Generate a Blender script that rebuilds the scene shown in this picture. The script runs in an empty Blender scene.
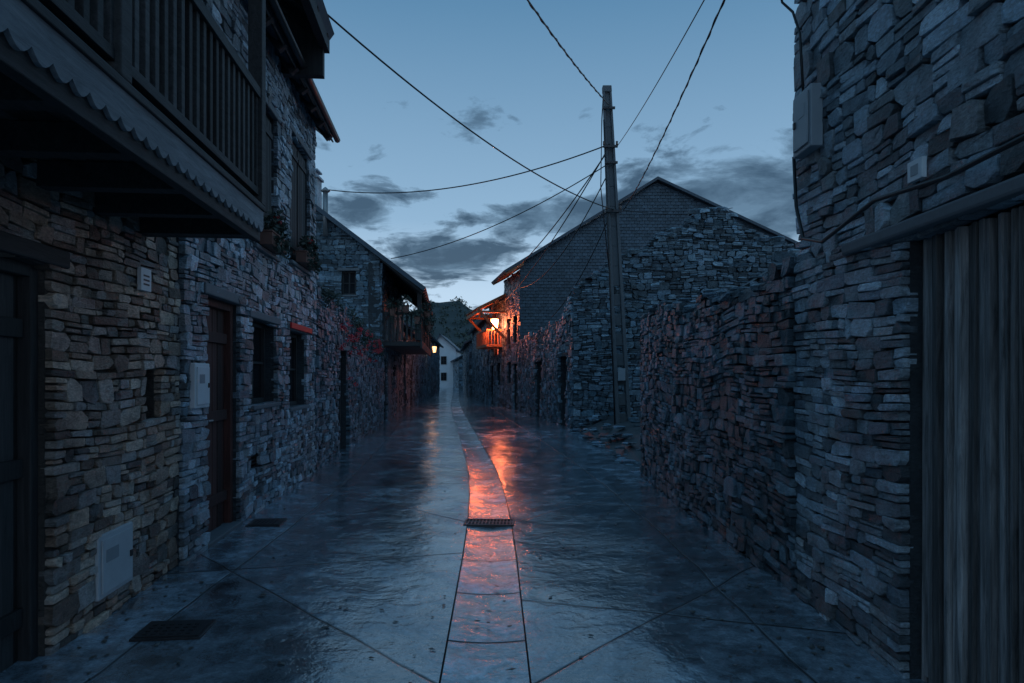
import bpy, math, random
from mathutils import Vector
sc=bpy.context.scene
COL=sc.collection

# ------------------------------------------------------------ helpers
class Frame:
    def __init__(s,o,d,n):
        s.o=Vector((o[0],o[1],o[2] if len(o)>2 else 0)); s.d=Vector((d[0],d[1],0)); s.n=Vector((n[0],n[1],0)).normalized()
        s.flip = s.d.cross(Vector((0,0,1))).dot(s.n)<0
    def p(s,u,v,w=0): 
        r=s.o+s.d*u+s.n*w; return (r.x,r.y,r.z+v)
W=Frame((0,0),(1,0),(0,1))
class MB:
    def __init__(s): s.v=[];s.f=[];s.t=[];s.uv=None
    def add(s,vs,fs,tone=(.5,.5,1)):
        b=len(s.v); s.v+=vs; s.t+=[tone]*len(vs)
        s.f+=[tuple(i+b for i in f) for f in fs]
    def hexa(s,p,tone=(.5,.5,1)):
        s.add(p,[(3,2,1,0),(4,5,6,7),(0,1,5,4),(1,2,6,5),(2,3,7,6),(3,0,4,7)],tone)
    def box(s,F,u0,u1,v0,v1,w0,w1,tone=(.5,.5,1)):
        s.hexa([F.p(u0,v0,w0),F.p(u1,v0,w0),F.p(u1,v0,w1),F.p(u0,v0,w1),F.p(u0,v1,w0),F.p(u1,v1,w0),F.p(u1,v1,w1),F.p(u0,v1,w1)],tone)
    def beam(s,a,b,r1,r2=None,up=(0,0,1),tone=(.5,.5,1)):
        r2=r2 or r1; a=Vector(a);b=Vector(b);d=(b-a).normalized()
        x=d.cross(Vector(up)); 
        if x.length<1e-3: x=d.cross(Vector((0,1,0)))
        x.normalize(); y=x.cross(d)
        P=[]
        for c in(a,b):
            for sx,sy in((-1,-1),(1,-1),(1,1),(-1,1)): P.append(tuple(c+x*sx*r1+y*sy*r2))
        s.hexa(P,tone)
    def slab(s,q,t,tone=(.5,.5,1)):
        q=[Vector(a) for a in q]; n=(q[1]-q[0]).cross(q[3]-q[0]).normalized()
        if n.z<0:n=-n
        s.hexa([tuple(a-n*t) for a in q]+[tuple(a) for a in q],tone)
    def tube(s,pts,r,k=6,tone=(.5,.5,1),rr=None):
        pts=[Vector(p) for p in pts]; V=[];N=len(pts)
        for i,p in enumerate(pts):
            d=(pts[min(i+1,N-1)]-pts[max(i-1,0)]).normalized()
            x=d.cross(Vector((0,0,1)))
            if x.length<1e-3:x=Vector((1,0,0))
            x.normalize();y=x.cross(d)
            R=rr[i] if rr else r
            for j in range(k):
                a=2*math.pi*j/k; V.append(tuple(p+x*math.cos(a)*R+y*math.sin(a)*R))
        Fc=[]
        for i in range(N-1):
            for j in range(k):
                Fc.append((i*k+j,i*k+(j+1)%k,(i+1)*k+(j+1)%k,(i+1)*k+j))
        Fc.append(tuple(range(k))[::-1]);Fc.append(tuple(range((N-1)*k,N*k)))
        s.add(V,Fc,tone)
def mk(name,mb,mat,parent=None,bevel=0,smooth=False,loc=None):
    me=bpy.data.meshes.new(name)
    o=Vector((0,0,0))
    root=parent
    while root is not None and root.parent is not None: root=root.parent
    if root is not None: o=Vector(root.location)
    if loc is not None: o=Vector(loc)
    me.from_pydata([(a[0]-o.x,a[1]-o.y,a[2]-o.z) for a in mb.v],[],mb.f)
    at=me.attributes.new('tone','FLOAT_COLOR','POINT')
    fl=[]
    for t in mb.t: fl+= [t[0],t[1],t[2],1]
    at.data.foreach_set('color',fl)
    if mb.uv:
        ul=me.uv_layers.new(name='UVMap')
        for l in me.loops: ul.data[l.index].uv=mb.uv[l.vertex_index]
    me.materials.append(mat); me.update()
    if smooth:
        for p in me.polygons:p.use_smooth=True
    ob=bpy.data.objects.new(name,me); COL.objects.link(ob)
    if parent is not None: ob.parent=parent
    elif loc is not None: ob.location=o
    if bevel:
        m=ob.modifiers.new('b','BEVEL');m.width=bevel;m.segments=2;m.limit_method='ANGLE'
    return ob
def thing(name,label,cat,loc=(0,0,0),group=None):
    e=bpy.data.objects.new(name,None); e.location=loc; e.empty_display_size=.2; COL.objects.link(e)
    e['label']=label;e['category']=cat
    if group:e['group']=group
    return e
def tag(ob,label,cat,group=None):
    ob['label']=label;ob['category']=cat
    if group:ob['group']=group
    return ob

# ------------------------------------------------------------ materials
class NT:
    def __init__(s,name):
        s.m=bpy.data.materials.new(name); s.m.use_nodes=True; s.n=s.m.node_tree; s.b=s.n.nodes['Principled BSDF']
    def node(s,t):
        return s.n.nodes.new(t)
    def L(s,a,b): s.n.links.new(a,b)
    def math(s,op,a,b=None,c=None,clamp=False):
        x=s.n.nodes.new('ShaderNodeMath');x.operation=op;x.use_clamp=clamp
        for i,q in enumerate((a,b,c)):
            if q is None:continue
            if isinstance(q,(int,float)):x.inputs[i].default_value=q
            else:s.L(q,x.inputs[i])
        return x.outputs[0]
    def noise(s,vec,scale,detail=4,rough=.55,dist=0):
        x=s.n.nodes.new('ShaderNodeTexNoise');x.inputs['Scale'].default_value=scale;x.inputs['Detail'].default_value=detail
        x.inputs['Roughness'].default_value=rough;x.inputs['Distortion'].default_value=dist
        if vec is not None:s.L(vec,x.inputs['Vector'])
        return x.outputs['Fac']
    def ramp(s,fac,st):
        x=s.n.nodes.new('ShaderNodeValToRGB');e=x.color_ramp.elements
        while len(e)<len(st):e.new(.5)
        for i,(p,c) in enumerate(st):
            e[i].position=p;e[i].color=(c[0],c[1],c[2],1) if isinstance(c,tuple) else (c,c,c,1)
        s.L(fac,x.inputs[0]);return x.outputs[0]
    def mix(s,fac,a,b,mode='MIX'):
        x=s.n.nodes.new('ShaderNodeMix');x.data_type='RGBA';x.blend_type=mode
        for i,q in((0,fac),(6,a),(7,b)):
            if isinstance(q,(int,float)):x.inputs[i].default_value=q
            elif isinstance(q,tuple):x.inputs[i].default_value=(q[0],q[1],q[2],1)
            else:s.L(q,x.inputs[i])
        return x.outputs[2]
    def grey(s,k):
        kc=s.node('ShaderNodeCombineColor')
        for i in range(3):s.L(k,kc.inputs[i])
        return kc.outputs[0]
    def coord(s,which='Object',scale=None):
        x=s.n.nodes.new('ShaderNodeTexCoord').outputs[which]
        if scale:
            m=s.n.nodes.new('ShaderNodeMapping');m.inputs['Scale'].default_value=scale;s.L(x,m.inputs[0]);x=m.outputs[0]
        return x
    def bump(s,h,strength,dist,prev=None):
        x=s.n.nodes.new('ShaderNodeBump');x.inputs['Strength'].default_value=strength;x.inputs['Distance'].default_value=dist
        s.L(h,x.inputs['Height'])
        if prev is not None:s.L(prev,x.inputs['Normal'])
        return x.outputs[0]
def stone_mat(name,cols,shaded_mortar,bright=1.0,rough=(.28,.62)):
    t=NT(name); c=t.coord()
    a=t.node('ShaderNodeAttribute');a.attribute_name='tone'
    sp=t.node('ShaderNodeSeparateColor');t.L(a.outputs['Color'],sp.inputs[0])
    st=[(i/(len(cols)-1),x) for i,x in enumerate(cols)]
    base=t.ramp(sp.outputs[1],st)
    n1=t.noise(c,7,5,.65); n2=t.noise(t.coord(scale=(1,1,2.6)),30,6,.72,.6); n3=t.noise(c,1.1,3)
    k=t.math('MULTIPLY_ADD',sp.outputs[0],1.45,.25)
    k=t.math('MULTIPLY',k,t.math('MULTIPLY_ADD',n1,2.2,-.08))
    k=t.math('MULTIPLY',k,t.math('MULTIPLY_ADD',n2,2.5,-.25))
    k=t.math('MULTIPLY',k,t.math('MULTIPLY_ADD',n3,1.6,.2))
    k=t.math('MULTIPLY',k,bright)
    k=t.math('MAXIMUM',k,.03)
    col=t.mix(1.0,base,t.grey(k),'MULTIPLY')
    li=t.ramp(t.math('ADD',t.math('MULTIPLY',n1,.5),t.math('MULTIPLY',n3,.5)),[(.56,0.0),(.64,.45)])
    col=t.mix(li,col,tuple(x*1.15*bright for x in (.19,.23,.26)))
    col=t.mix(sp.outputs[2],shaded_mortar,col)  # mortar colour darkened to paint in shadow between the stones
    t.L(col,t.b.inputs['Base Color'])
    t.L(t.math('MULTIPLY_ADD',n1,rough[1]-rough[0],rough[0]),t.b.inputs['Roughness'])
    b=t.bump(n2,1.0,.022); b=t.bump(n1,.9,.035,b)
    t.L(b,t.b.inputs['Normal']);return t.m
GREY=[(.11,.15,.19),(.22,.29,.35),(.16,.20,.23),(.31,.38,.44),(.14,.19,.23),(.24,.265,.28)]
WARM=[(.25,.19,.155),(.32,.265,.22),(.18,.19,.20),(.40,.325,.26),(.28,.195,.15),(.22,.24,.25)]
M_grey=stone_mat('grey slate masonry',GREY,(.015,.018,.022),1.35)
M_warm=stone_mat('brown stone masonry',WARM,(.06,.055,.052),1.25)
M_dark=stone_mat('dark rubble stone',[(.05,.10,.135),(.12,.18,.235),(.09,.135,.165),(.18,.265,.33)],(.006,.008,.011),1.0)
def wood_mat(name,c1,c2,axis='Z',rough=.7,grain=1):
    t=NT(name); sc_={'Z':(14,14,1),'Y':(14,1,14),'X':(1,14,14)}[axis]
    c=t.coord(scale=sc_)
    n=t.noise(c,2.2,6,.7,.8); n2=t.noise(t.coord(),1.7,3)
    a=t.node('ShaderNodeAttribute');a.attribute_name='tone'
    sp=t.node('ShaderNodeSeparateColor');t.L(a.outputs['Color'],sp.inputs[0])
    col=t.ramp(n,[(.3,c1),(.7,c2)])
    k=t.math('MULTIPLY_ADD',sp.outputs[0],1.2,.3);k=t.math('MULTIPLY',k,t.math('MULTIPLY_ADD',n2,1.0,.5))
    col=t.mix(1.0,col,t.grey(k),'MULTIPLY')
    t.L(col,t.b.inputs['Base Color']);t.b.inputs['Roughness'].default_value=rough
    t.L(t.bump(n,.7*grain,.008),t.b.inputs['Normal']);return t.m
M_wood=wood_mat('dark stained wood',(.014,.016,.019),(.05,.052,.056))
M_woodY=wood_mat('dark beam wood',(.017,.019,.022),(.06,.063,.067),'Y')
M_woodred=wood_mat('reddish brown door wood',(.06,.022,.020),(.15,.055,.045))
M_wooda=wood_mat('orange lamp-tinted wood',(.30,.12,.06),(.50,.22,.10),'Y')  # orange-brown wood with the lamp's glow put into its colour
M_woodg=wood_mat('weathered grey wood',(.06,.065,.07),(.44,.44,.45))
M_trim=wood_mat('pale painted trim',(.12,.15,.18),(.26,.30,.34),'Y')
def plain(name,c,rough=.6,metal=0,var=.5,scale=12,bump=.3,emit=None):
    t=NT(name);n=t.noise(t.coord(),scale,5,.65);n2=t.noise(t.coord(),scale*.15,3)
    lo=tuple(x*(1-var) for x in c);hi=tuple(min(1,x*(1+var)) for x in c)
    col=t.mix(t.math('MULTIPLY_ADD',n,.6,t.math('MULTIPLY',n2,.4)),lo,hi)
    t.L(col,t.b.inputs['Base Color']);t.b.inputs['Metallic'].default_value=metal
    t.L(t.math('MULTIPLY_ADD',n,.3,rough-.15),t.b.inputs['Roughness'])
    t.L(t.bump(n,bump,.004),t.b.inputs['Normal'])
    if emit:
        t.b.inputs['Emission Color'].default_value=(*emit[0],1);t.b.inputs['Emission Strength'].default_value=emit[1]
    return t.m
M_white=plain('aged white painted metal',(.70,.75,.80),.5,0,.2,9)
M_cab=plain('dull painted cabinet metal',(.50,.55,.60),.5,0,.3,9)
M_wall_white=plain('whitewashed render',(.55,.60,.65),.8,0,.25,2)
M_conc=plain('weathered pole concrete',(.11,.125,.14),.8,0,.45,9,.6)
M_metal=plain('dark iron',(.06,.06,.065),.45,.7,.4,20)
M_steel=plain('grey steel',(.25,.26,.27),.45,.6,.4,14)
M_cable=plain('black rubber cable',(.012,.013,.016),.5)
M_ceram=plain('glazed insulator',(.12,.07,.05),.25)
M_red=plain('faded red paint',(.62,.02,.03),.5,0,.3,15)
M_terra=plain('terracotta pot',(.20,.10,.08),.8)
M_greybox=plain('grey plastic box',(.30,.34,.38),.5,0,.2,7)
M_slab=plain('rough stone lintel',(.14,.16,.18),.7,0,.5,10,1)
M_earth=plain('wet dark earth',(.05,.055,.06),.6,0,.6,3,1)
M_hill=plain('dark hillside scrub',(.03,.042,.042),.9,0,.6,.2,1)
M_leafd=plain('dark foliage',(.035,.055,.045),.6,0,.5,3)
M_leafr=plain('red creeper leaves',(.55,.035,.05),.55,0,.5,5)
M_leafb=plain('brown fallen leaves',(.07,.07,.065),.4,0,.6,9)
def glow_mat(name,col,st):
    t=NT(name);t.n.nodes.remove(t.b)
    e=t.node('ShaderNodeEmission');e.inputs[0].default_value=(*col,1);e.inputs[1].default_value=st
    tr=t.node('ShaderNodeBsdfTransparent');mx=t.node('ShaderNodeMixShader');mx.inputs[0].default_value=.35
    t.L(tr.outputs[0],mx.inputs[1]);t.L(e.outputs[0],mx.inputs[2]);t.L(mx.outputs[0],t.n.nodes['Material Output'].inputs[0]);return t.m
M_glow=glow_mat('warm lit lamp glass',(1,.20,.06),160)
M_glow2=glow_mat('pale lit lamp glass',(1,.45,.18),8)
M_roomred=plain('warm lit window pane',(.3,.08,.05),.3,0,.3,3,0,((1,.16,.08),1.3))
def glass_mat():
    t=NT('dark window glass');t.b.inputs['Base Color'].default_value=(.012,.014,.018,1);t.b.inputs['Roughness'].default_value=.12
    t.L(t.bump(t.noise(t.coord(),2,2),.15,.01),t.b.inputs['Normal']);return t.m
M_glass=glass_mat()
def slate_mat(name,c1,c2):
    t=NT(name);a=t.node('ShaderNodeAttribute');a.attribute_name='tone'
    sp=t.node('ShaderNodeSeparateColor');t.L(a.outputs['Color'],sp.inputs[0])
    n=t.noise(t.coord(),14,5,.7);n2=t.noise(t.coord(),.5,3)
    col=t.mix(t.math('MULTIPLY_ADD',sp.outputs[0],.7,t.math('MULTIPLY',n,.3)),c1,c2)
    col=t.mix(1.0,col,t.grey(t.math('MULTIPLY_ADD',n2,1.0,.5)),'MULTIPLY')
    t.L(col,t.b.inputs['Base Color']);t.L(t.math('MULTIPLY_ADD',n,.35,.35),t.b.inputs['Roughness'])
    t.L(t.bump(n,.5,.008),t.b.inputs['Normal']);return t.m
M_slate=slate_mat('blue grey slates',(.020,.036,.054),(.062,.098,.137))

# road material: uses UV (metres from the centre gutter, metres along the street)
def road_mat(name,channel=False):
    t=NT(name); c=t.coord()
    uv=t.coord('UV'); s=t.node('ShaderNodeSeparateXYZ');t.L(uv,s.inputs[0]);U,V=s.outputs[0],s.outputs[1]
    big=t.noise(c,.9,3,.6); mid=t.noise(c,3.6,6,.6,.4); fine=t.noise(c,60,4,.7); peb=t.noise(c,13,4,.6,.3)
    wn0=t.noise(c,1.1,2,.5)
    wob=t.math('MULTIPLY_ADD',wn0,.08,-.04)
    AU=t.math('ABSOLUTE',U)
    wn=t.node('ShaderNodeTexWhiteNoise')
    if not channel:
        ch=t.math('SUBTRACT',V,t.math('MULTIPLY',AU,1.05))
        ch=t.math('ADD',t.math('ADD',ch,wob),-3.25+3.85*20)
        fr=t.math('PINGPONG',ch,1.925)
        side=t.math('GREATER_THAN',U,0.0)
        c2=t.math('ADD',t.math('ADD',V,t.math('MULTIPLY',AU,.38)),t.math('MULTIPLY_ADD',side,1.3,wob))
        c2=t.math('ADD',c2,99.1)
        fr2=t.math('PINGPONG',c2,1.95)
        al=t.math('ABSOLUTE',t.math('SUBTRACT',t.math('ADD',AU,wob),t.math('MULTIPLY_ADD',side,-.35,2.02)))
        al=t.math('ADD',al,.004)
        j=t.math('MINIMUM',t.math('MINIMUM',fr,fr2),al)
        cell=t.math('ADD',t.math('FLOOR',t.math('DIVIDE',ch,3.85)),t.math('MULTIPLY',t.math('FLOOR',t.math('DIVIDE',c2,3.9)),17.0))
        wn.noise_dimensions='2D'
        cb=t.node('ShaderNodeCombineXYZ');t.L(cell,cb.inputs[0]);t.L(t.math('ADD',side,t.math('MULTIPLY',t.math('GREATER_THAN',AU,2.0),3.0)),cb.inputs[1]);t.L(cb.outputs[0],wn.inputs['Vector'])
    else:
        ch=t.math('ADD',t.math('ADD',V,t.math('MULTIPLY',wob,.3)),40.0);j=t.math('PINGPONG',ch,.45)
        cell=t.math('FLOOR',t.math('DIVIDE',ch,.9))
        wn.noise_dimensions='1D';t.L(cell,wn.inputs['W'])
    jw=.022 if not channel else .016
    jm=t.ramp(t.math('ADD',j,t.math('MULTIPLY_ADD',peb,-.014,.006)),[(.003,0.0),(jw,1.0)])
    base=t.mix(t.ramp(mid,[(.3,0.0),(.7,1.0)]),(.04,.056,.07),(.25,.33,.40))
    k=t.math('MULTIPLY',t.math('MULTIPLY_ADD',wn.outputs[0],.8,.65),t.math('MULTIPLY_ADD',peb,2.2,-.1))
    k=t.math('MULTIPLY',k,t.math('MULTIPLY_ADD',fine,1.6,.2))
    if channel:k=t.math('MULTIPLY',k,1.7)
    base=t.mix(1.0,base,t.grey(k),'MULTIPLY')
    base=t.mix(jm,(.008,.010,.012),base)
    t.L(base,t.b.inputs['Base Color'])
    r=t.math('MULTIPLY_ADD',big,.9,-.40); r=t.math('ADD',r,t.math('MULTIPLY_ADD',mid,.35,-.10)); 
    r=t.math('ADD',r,t.math('MULTIPLY_ADD',wn.outputs[0],.12,-.06))
    r=t.math('MAXIMUM',r,.08 if not channel else .13);r=t.math('MINIMUM',r,.24 if not channel else .30)
    r=t.math('ADD',r,t.math('MULTIPLY',t.math('SUBTRACT',1.0,jm),.5))
    t.L(r,t.b.inputs['Roughness']);t.L(t.math('MULTIPLY_ADD',jm,.9 if not channel else .6,.1),t.b.inputs['Specular IOR Level'])
    t.b.inputs['IOR'].default_value=1.75
    b=t.bump(jm,.3,.010); b=t.bump(mid,.5,.026,b); b=t.bump(peb,.6,.008,b); b=t.bump(fine,.3,.0008,b)
    t.L(b,t.b.inputs['Normal'])
    # thin film of water lying on the slabs
    wet=t.ramp(t.math('ADD',t.math('MULTIPLY',big,.6),t.math('MULTIPLY',mid,.4)),[(.42,1.0),(.60,.15)])
    t.L(t.math('MULTIPLY',wet,.8 if not channel else .35),t.b.inputs['Coat Weight']);t.b.inputs['Coat Roughness'].default_value=.10
    cbm=t.bump(mid,.45,.018);cbm=t.bump(peb,.35,.004,cbm);t.L(cbm,t.b.inputs['Coat Normal'])
    return t.m
M_road=road_mat('wet stone slab paving'); M_chan=road_mat('wet gutter stone',True)

# ------------------------------------------------------------ masonry
def interp(pts,x):
    if x<=pts[0][0]:return pts[0][1]
    for (a,b),(c,d) in zip(pts,pts[1:]):
        if x<=c:return b+(d-b)*(x-a)/(c-a)
    return pts[-1][1]
def masonry(mb,F,u0,u1,v0,v1,ops=(),h=None,ch=(.12,.24),sw=(.16,.5),dep=.05,seed=0,gap=.006,rag=.0,wave=.014,thick=.4,bulge=0.01,lod=0,split=.6):
    R=random.Random(seed)
    H=(lambda u:interp(h,u)) if h else (lambda u:v1)
    ub=sorted({u0,u1,*[min(max(o[i],u0),u1) for o in ops for i in(0,1)]})
    if h:
        n=max(2,int((u1-u0)/.35)); ub=sorted(set(ub)|{u0+(u1-u0)*i/n for i in range(n+1)})
    vb=sorted({v0,v1,*[min(max(o[i],v0),v1) for o in ops for i in(2,3)]})
    drop=rag*.6
    for a,b in zip(ub,ub[1:]):
        if b-a<1e-4:continue
        for c,d in zip(vb,vb[1:]):
            m=((a+b)/2,(c+d)/2)
            if any(o[0]<m[0]<o[1] and o[2]<m[1]<o[3] for o in ops):continue
            ha,hb=H(a)-drop,H(b)-drop
            if c>=ha and c>=hb:continue
            da,db=max(c,min(d,ha)),max(c,min(d,hb))
            t=-thick;w=-.03
            mb.hexa([F.p(a,c,t),F.p(b,c,t),F.p(b,c,w),F.p(a,c,w),F.p(a,da,t),F.p(b,db,t),F.p(b,db,w),F.p(a,da,w)],(.4,.3,.15))
    lv=[]
    for a,b in zip(vb,vb[1:]):
        v=a
        while v<b-1e-4:
            s=R.uniform(*ch)
            if b-(v+s)<ch[0]*.6:s=b-v
            lv.append((v,v+s));v+=s
    p1,p2,p3=R.uniform(0,6),R.uniform(0,6),R.uniform(0,6)
    def und(u,v): return wave*(math.sin(1.9*u+p1+v*1.3)+.6*math.sin(4.3*u+p2+v*3))
    def bul(u,v): return bulge*(math.sin(1.3*u+p3)*math.cos(1.7*v+p1)+.5*math.sin(3.1*u+2.2*v+p2))
    def stone(a,b,c,d):
        w_,h_=b-a,d-c
        if w_<.02 or h_<.012:return
        uc,vc=(a+b)/2,(c+d)/2
        if vc>H(uc)+(R.uniform(-rag,rag) if rag else 0)-(0 if rag else h_*.5):return
        g=gap*R.uniform(.3,1.5); a+=g;b-=g;c+=g*.7;d-=g*.7
        m=min(b-a,d-c); 
        if m<.008:return
        cr=[m*(R.uniform(.02,.10) if R.random()<.6 else R.uniform(.2,.6)) for _ in range(4)]
        j=lambda k=.10:R.uniform(-k,k)*m
        sl=R.uniform(-.13,.13)*m
        if lod==0:
            P=[(a+cr[0],c+j()),(b-cr[1],c+j()+sl),(b+j(),c+cr[1]*.7+sl),(b+j(),d-cr[2]*.7+sl*.4),(b-cr[2],d+j()),(a+cr[3],d+j()),(a+j(),d-cr[3]*.7),(a+j(),c+cr[0]*.7)]
        else:
            P=[(a+j(),c+j()),(b+j(),c+j()),(b+j(),d+j()),(a+j(),d+j())]
        D=dep*(R.uniform(.1,.75) if R.random()<.85 else R.uniform(.8,1.2)); tu,tv=R.uniform(-.08,.08),R.uniform(-.13,.13)
        ins=min(.10,R.uniform(.002,.007)/m*1.2)
        tone=(R.random(),R.random(),1)
        k=len(P);V=[]
        for lvl in range(3):
            for (x,y) in P:
                if lvl==0:w=-.06
                elif lvl==1:w=D*.86+(tu*(x-uc)+tv*(y-vc))*.9
                else:
                    x=x+(uc-x)*ins;y=y+(vc-y)*ins;w=D+tu*(x-uc)+tv*(y-vc)+R.uniform(-1,1)*dep*.12
                V.append(F.p(x,y+und(x,y),w+bul(x,y)))
        V.append(F.p(uc+R.uniform(-.25,.25)*w_,vc+und(uc,vc)+R.uniform(-.25,.25)*h_,D+dep*R.uniform(-.10,.16)+bul(uc,vc)))
        fs=[]
        for r in range(2):
            for i in range(k):
                q=(r*k+i,r*k+(i+1)%k,(r+1)*k+(i+1)%k,(r+1)*k+i)
                fs.append(q[::-1] if F.flip else q)
        for i in range(k):
            q=(2*k+i,2*k+(i+1)%k,3*k); fs.append(q[::-1] if F.flip else q)
        mb.add(V,fs,tone)
    for c,d in lv:
        m=(c+d)/2
        cuts=sorted([(max(o[0],u0),min(o[1],u1)) for o in ops if o[2]<m<o[3]])
        iv=[];x=u0
        for a,b in cuts:
            if a>x:iv.append((x,a))
            x=max(x,b)
        if x<u1:iv.append((x,u1))
        for a,b in iv:
            x=a
            while x<b-1e-4:
                s=R.uniform(*sw)*(1 if R.random()<.8 else .6)
                if b-(x+s)<sw[0]:s=b-x
                if c<=H(x)+rag+.1 or c<=H(x+s)+rag+.1:
                    if R.random()<split and d-c>.065:
                        k=R.choice((2,3,3)) if d-c>.12 else 2
                        cs=[c]+sorted(c+(d-c)*(i+R.uniform(-.25,.25))/k for i in range(1,k))+[d]
                        for e,f in zip(cs,cs[1:]):
                            if s>.26 and R.random()<.6:
                                mm=x+s*R.uniform(.3,.7);stone(x,mm,e,f);stone(mm,x+s,e,f)
                            else:stone(x,x+s,e,f)
                    elif s>.30 and R.random()<.5:
                        mm=x+s*R.uniform(.35,.65);stone(x,mm,c,d);stone(mm,x+s,c,d)
                    else:stone(x,x+s,c,d)
                x+=s
def window(parent,F,a,b,c,d,dep=-.16,bars=1,lintel=M_slab,frame=M_wood,glass=M_glass,shut=False,sill=True,lin=True):
    m=MB();t=.055
    m.box(F,a,a+t,c,d,dep-.04,dep+.03);m.box(F,b-t,b,c,d,dep-.04,dep+.03)
    m.box(F,a+t,b-t,c,c+t,dep-.038,dep+.028);m.box(F,a+t,b-t,d-t,d,dep-.038,dep+.028)
    mid=(a+b)/2
    m.box(F,mid-.025,mid+.025,c+t,d-t,dep-.035,dep+.026)
    for i in range(bars):
        z=c+(d-c)*(i+1)/(bars+1);m.box(F,a+t,mid-.025,z-.014,z+.014,dep-.02,dep+.018);m.box(F,mid+.025,b-t,z-.014,z+.014,dep-.02,dep+.018)
    wd=mk('window',m,frame,parent,.004)
    g=MB();g.box(F,a+t*.5,b-t*.5,c+t*.5,d-t*.5,dep-.012,dep-.004);mk('pane',g,glass,wd)
    if lin:
        l=MB();l.box(F,a-.12,b+.12,d+.002,d+.085,-.2,.032);mk('lintel',l,lintel,wd,.012)
    if sill:
        l=MB();l.box(F,a-.05,b+.05,c-.05,c-.002,-.2,.05);mk('sill',l,M_slab,wd,.01)
    if shut:
        R=random.Random(int(a*100))
        for s0,s1 in((a+.06,mid-.03),(mid+.03,b-.06)):
            l=MB();n=4
            for i in range(n):
                x0=s0+(s1-s0)*i/n;x1=s0+(s1-s0)*(i+1)/n
                l.box(F,x0+.003,x1-.003,c+.07,d-.07,dep+.035,dep+.06,(R.random(),.5,1))
            l.box(F,s0,s1,c+.2,c+.27,dep+.06,dep+.078);l.box(F,s0,s1,d-.27,d-.2,dep+.06,dep+.078)
            mk('shutter',l,frame,wd,.003)
    return wd
def door(parent,F,a,b,c,d,dep=-.18,mat=M_wood,lintel=M_slab,pw=.12,lin=True,seed=1,handle=True):
    R=random.Random(seed);m=MB();t=.07
    x=a+t
    while x<b-t-.01:
        e=min(x+pw*R.uniform(.85,1.15),b-t)
        if b-t-e<.04:e=b-t
        k=R.uniform(-.006,.006)
        m.box(F,x+.003,e-.003,c+.01,d-t,dep-.03,dep+k,(R.random(),.5,1));x=e
    for z in(c+.3,(c+d)/2,d-.35):m.box(F,a+t+.01,b-t-.01,z-.05,z+.05,dep-.002,dep+.028,(.3,.5,1))
    dd=mk('door',m,mat,parent,.003)
    f=MB();f.box(F,a,a+t,c,d,dep-.06,dep+.06);f.box(F,b-t,b,c,d,dep-.06,dep+.06);f.box(F,a+t,b-t,d-t,d,dep-.058,dep+.058)
    mk('frame',f,M_wood if mat is not M_woodred else mat,dd,.006)
    if handle:
        h=MB();h.box(F,a+t+.05,a+t+.08,c+1.0,c+1.16,dep+.03,dep+.045);h.tube([F.p(a+t+.065,c+1.08,dep+.04),F.p(a+t+.065,c+1.08,dep+.08),F.p(a+t+.16,c+1.08,dep+.085)],.010)
        mk('handle',h,M_steel,dd)
    if lin:
        l=MB();l.box(F,a-.14,b+.14,d+.002,d+.10,-.2,.036);mk('lintel',l,lintel,dd,.012)
    s=MB();s.box(F,a-.04,b+.04,-.02,c+.008,-.3,.03);mk('threshold',s,M_slab,dd,.01)
    return dd
def cable(name,label,a,b,sag,r,n=26,twist=False):
    m=MB();a=Vector(a);b=Vector(b);pts=[]
    for i in range(n+1):
        t=i/n;p=a.lerp(b,t);p.z-=4*sag*t*(1-t);pts.append(p)
    m.tube(pts,r,6)
    if twist:
        N=n*9;q=[]
        for i in range(N+1):
            t=i/N;p=a.lerp(b,t);p.z-=4*sag*t*(1-t);an=t*(b-a).length*10
            q.append(p+Vector((math.cos(an)*r,0,math.sin(an)*r)))
        m.tube(q,r*.7,5)
    o=mk(name,m,M_cable,None,0,True,loc=tuple(a));return tag(o,label,'cable','overhead cables above the street')

# ------------------------------------------------------------ setting: ground, road
CP=[(-6,.1),(3.55,-.14),(7.4,-.23),(11,-.45),(15,-.85),(20,-1.37),(31,-2.5),(42,-3.5),(60,-4.9),(80,-6.6),(110,-9)]
def cen(y):
    return (interp(CP,y-1.5)+2*interp(CP,y)+interp(CP,y+1.5))/4
def rightedge(y): return interp([(-6,2.3),(10.4,2.3),(12,2.3),(19,1.95),(29,.6),(36,-.8),(80,-5.0),(110,-7)],y)
ys=[];y=-4
while y<110: ys.append(y); y+=.15 if y<20 else (.6 if y<45 else 2)
HW=.235
def lin(a,b,n):return [a+(b-a)*i/n for i in range(n+1)]
def zroad(x,y):
    u=abs(x-cen(y))-HW
    return .012+.022*max(u,0)+(.010*math.sin(x*2.1+y*.7)*math.sin(y*1.1+x)+.005*math.sin(x*5.1+y*2.7)*math.cos(y*3.7-x*2))*min(1,max(0,u)*3)
m=MB();m.uv=[]
for side in(-1,1):
    base=len(m.v);n=20
    for y in ys:
        c=cen(y)
        xs=lin(c-HW-.005,-2.45-.09*y,n) if side<0 else lin(c+HW+.005,rightedge(y),n)
        for i,x in enumerate(xs):
            m.v.append((x,y,zroad(x,y)));m.t.append((.5,.5,1));m.uv.append((x-c,y))
    for i in range(len(ys)-1):
        for k in range(n):
            q=(base+i*(n+1)+k,base+i*(n+1)+k+1,base+(i+1)*(n+1)+k+1,base+(i+1)*(n+1)+k)
            m.f.append(q if side>0 else q[::-1])
ro=mk('road',m,M_road,None,0,True);ro['kind']='structure'
m=MB();m.uv=[];nc=7
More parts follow.
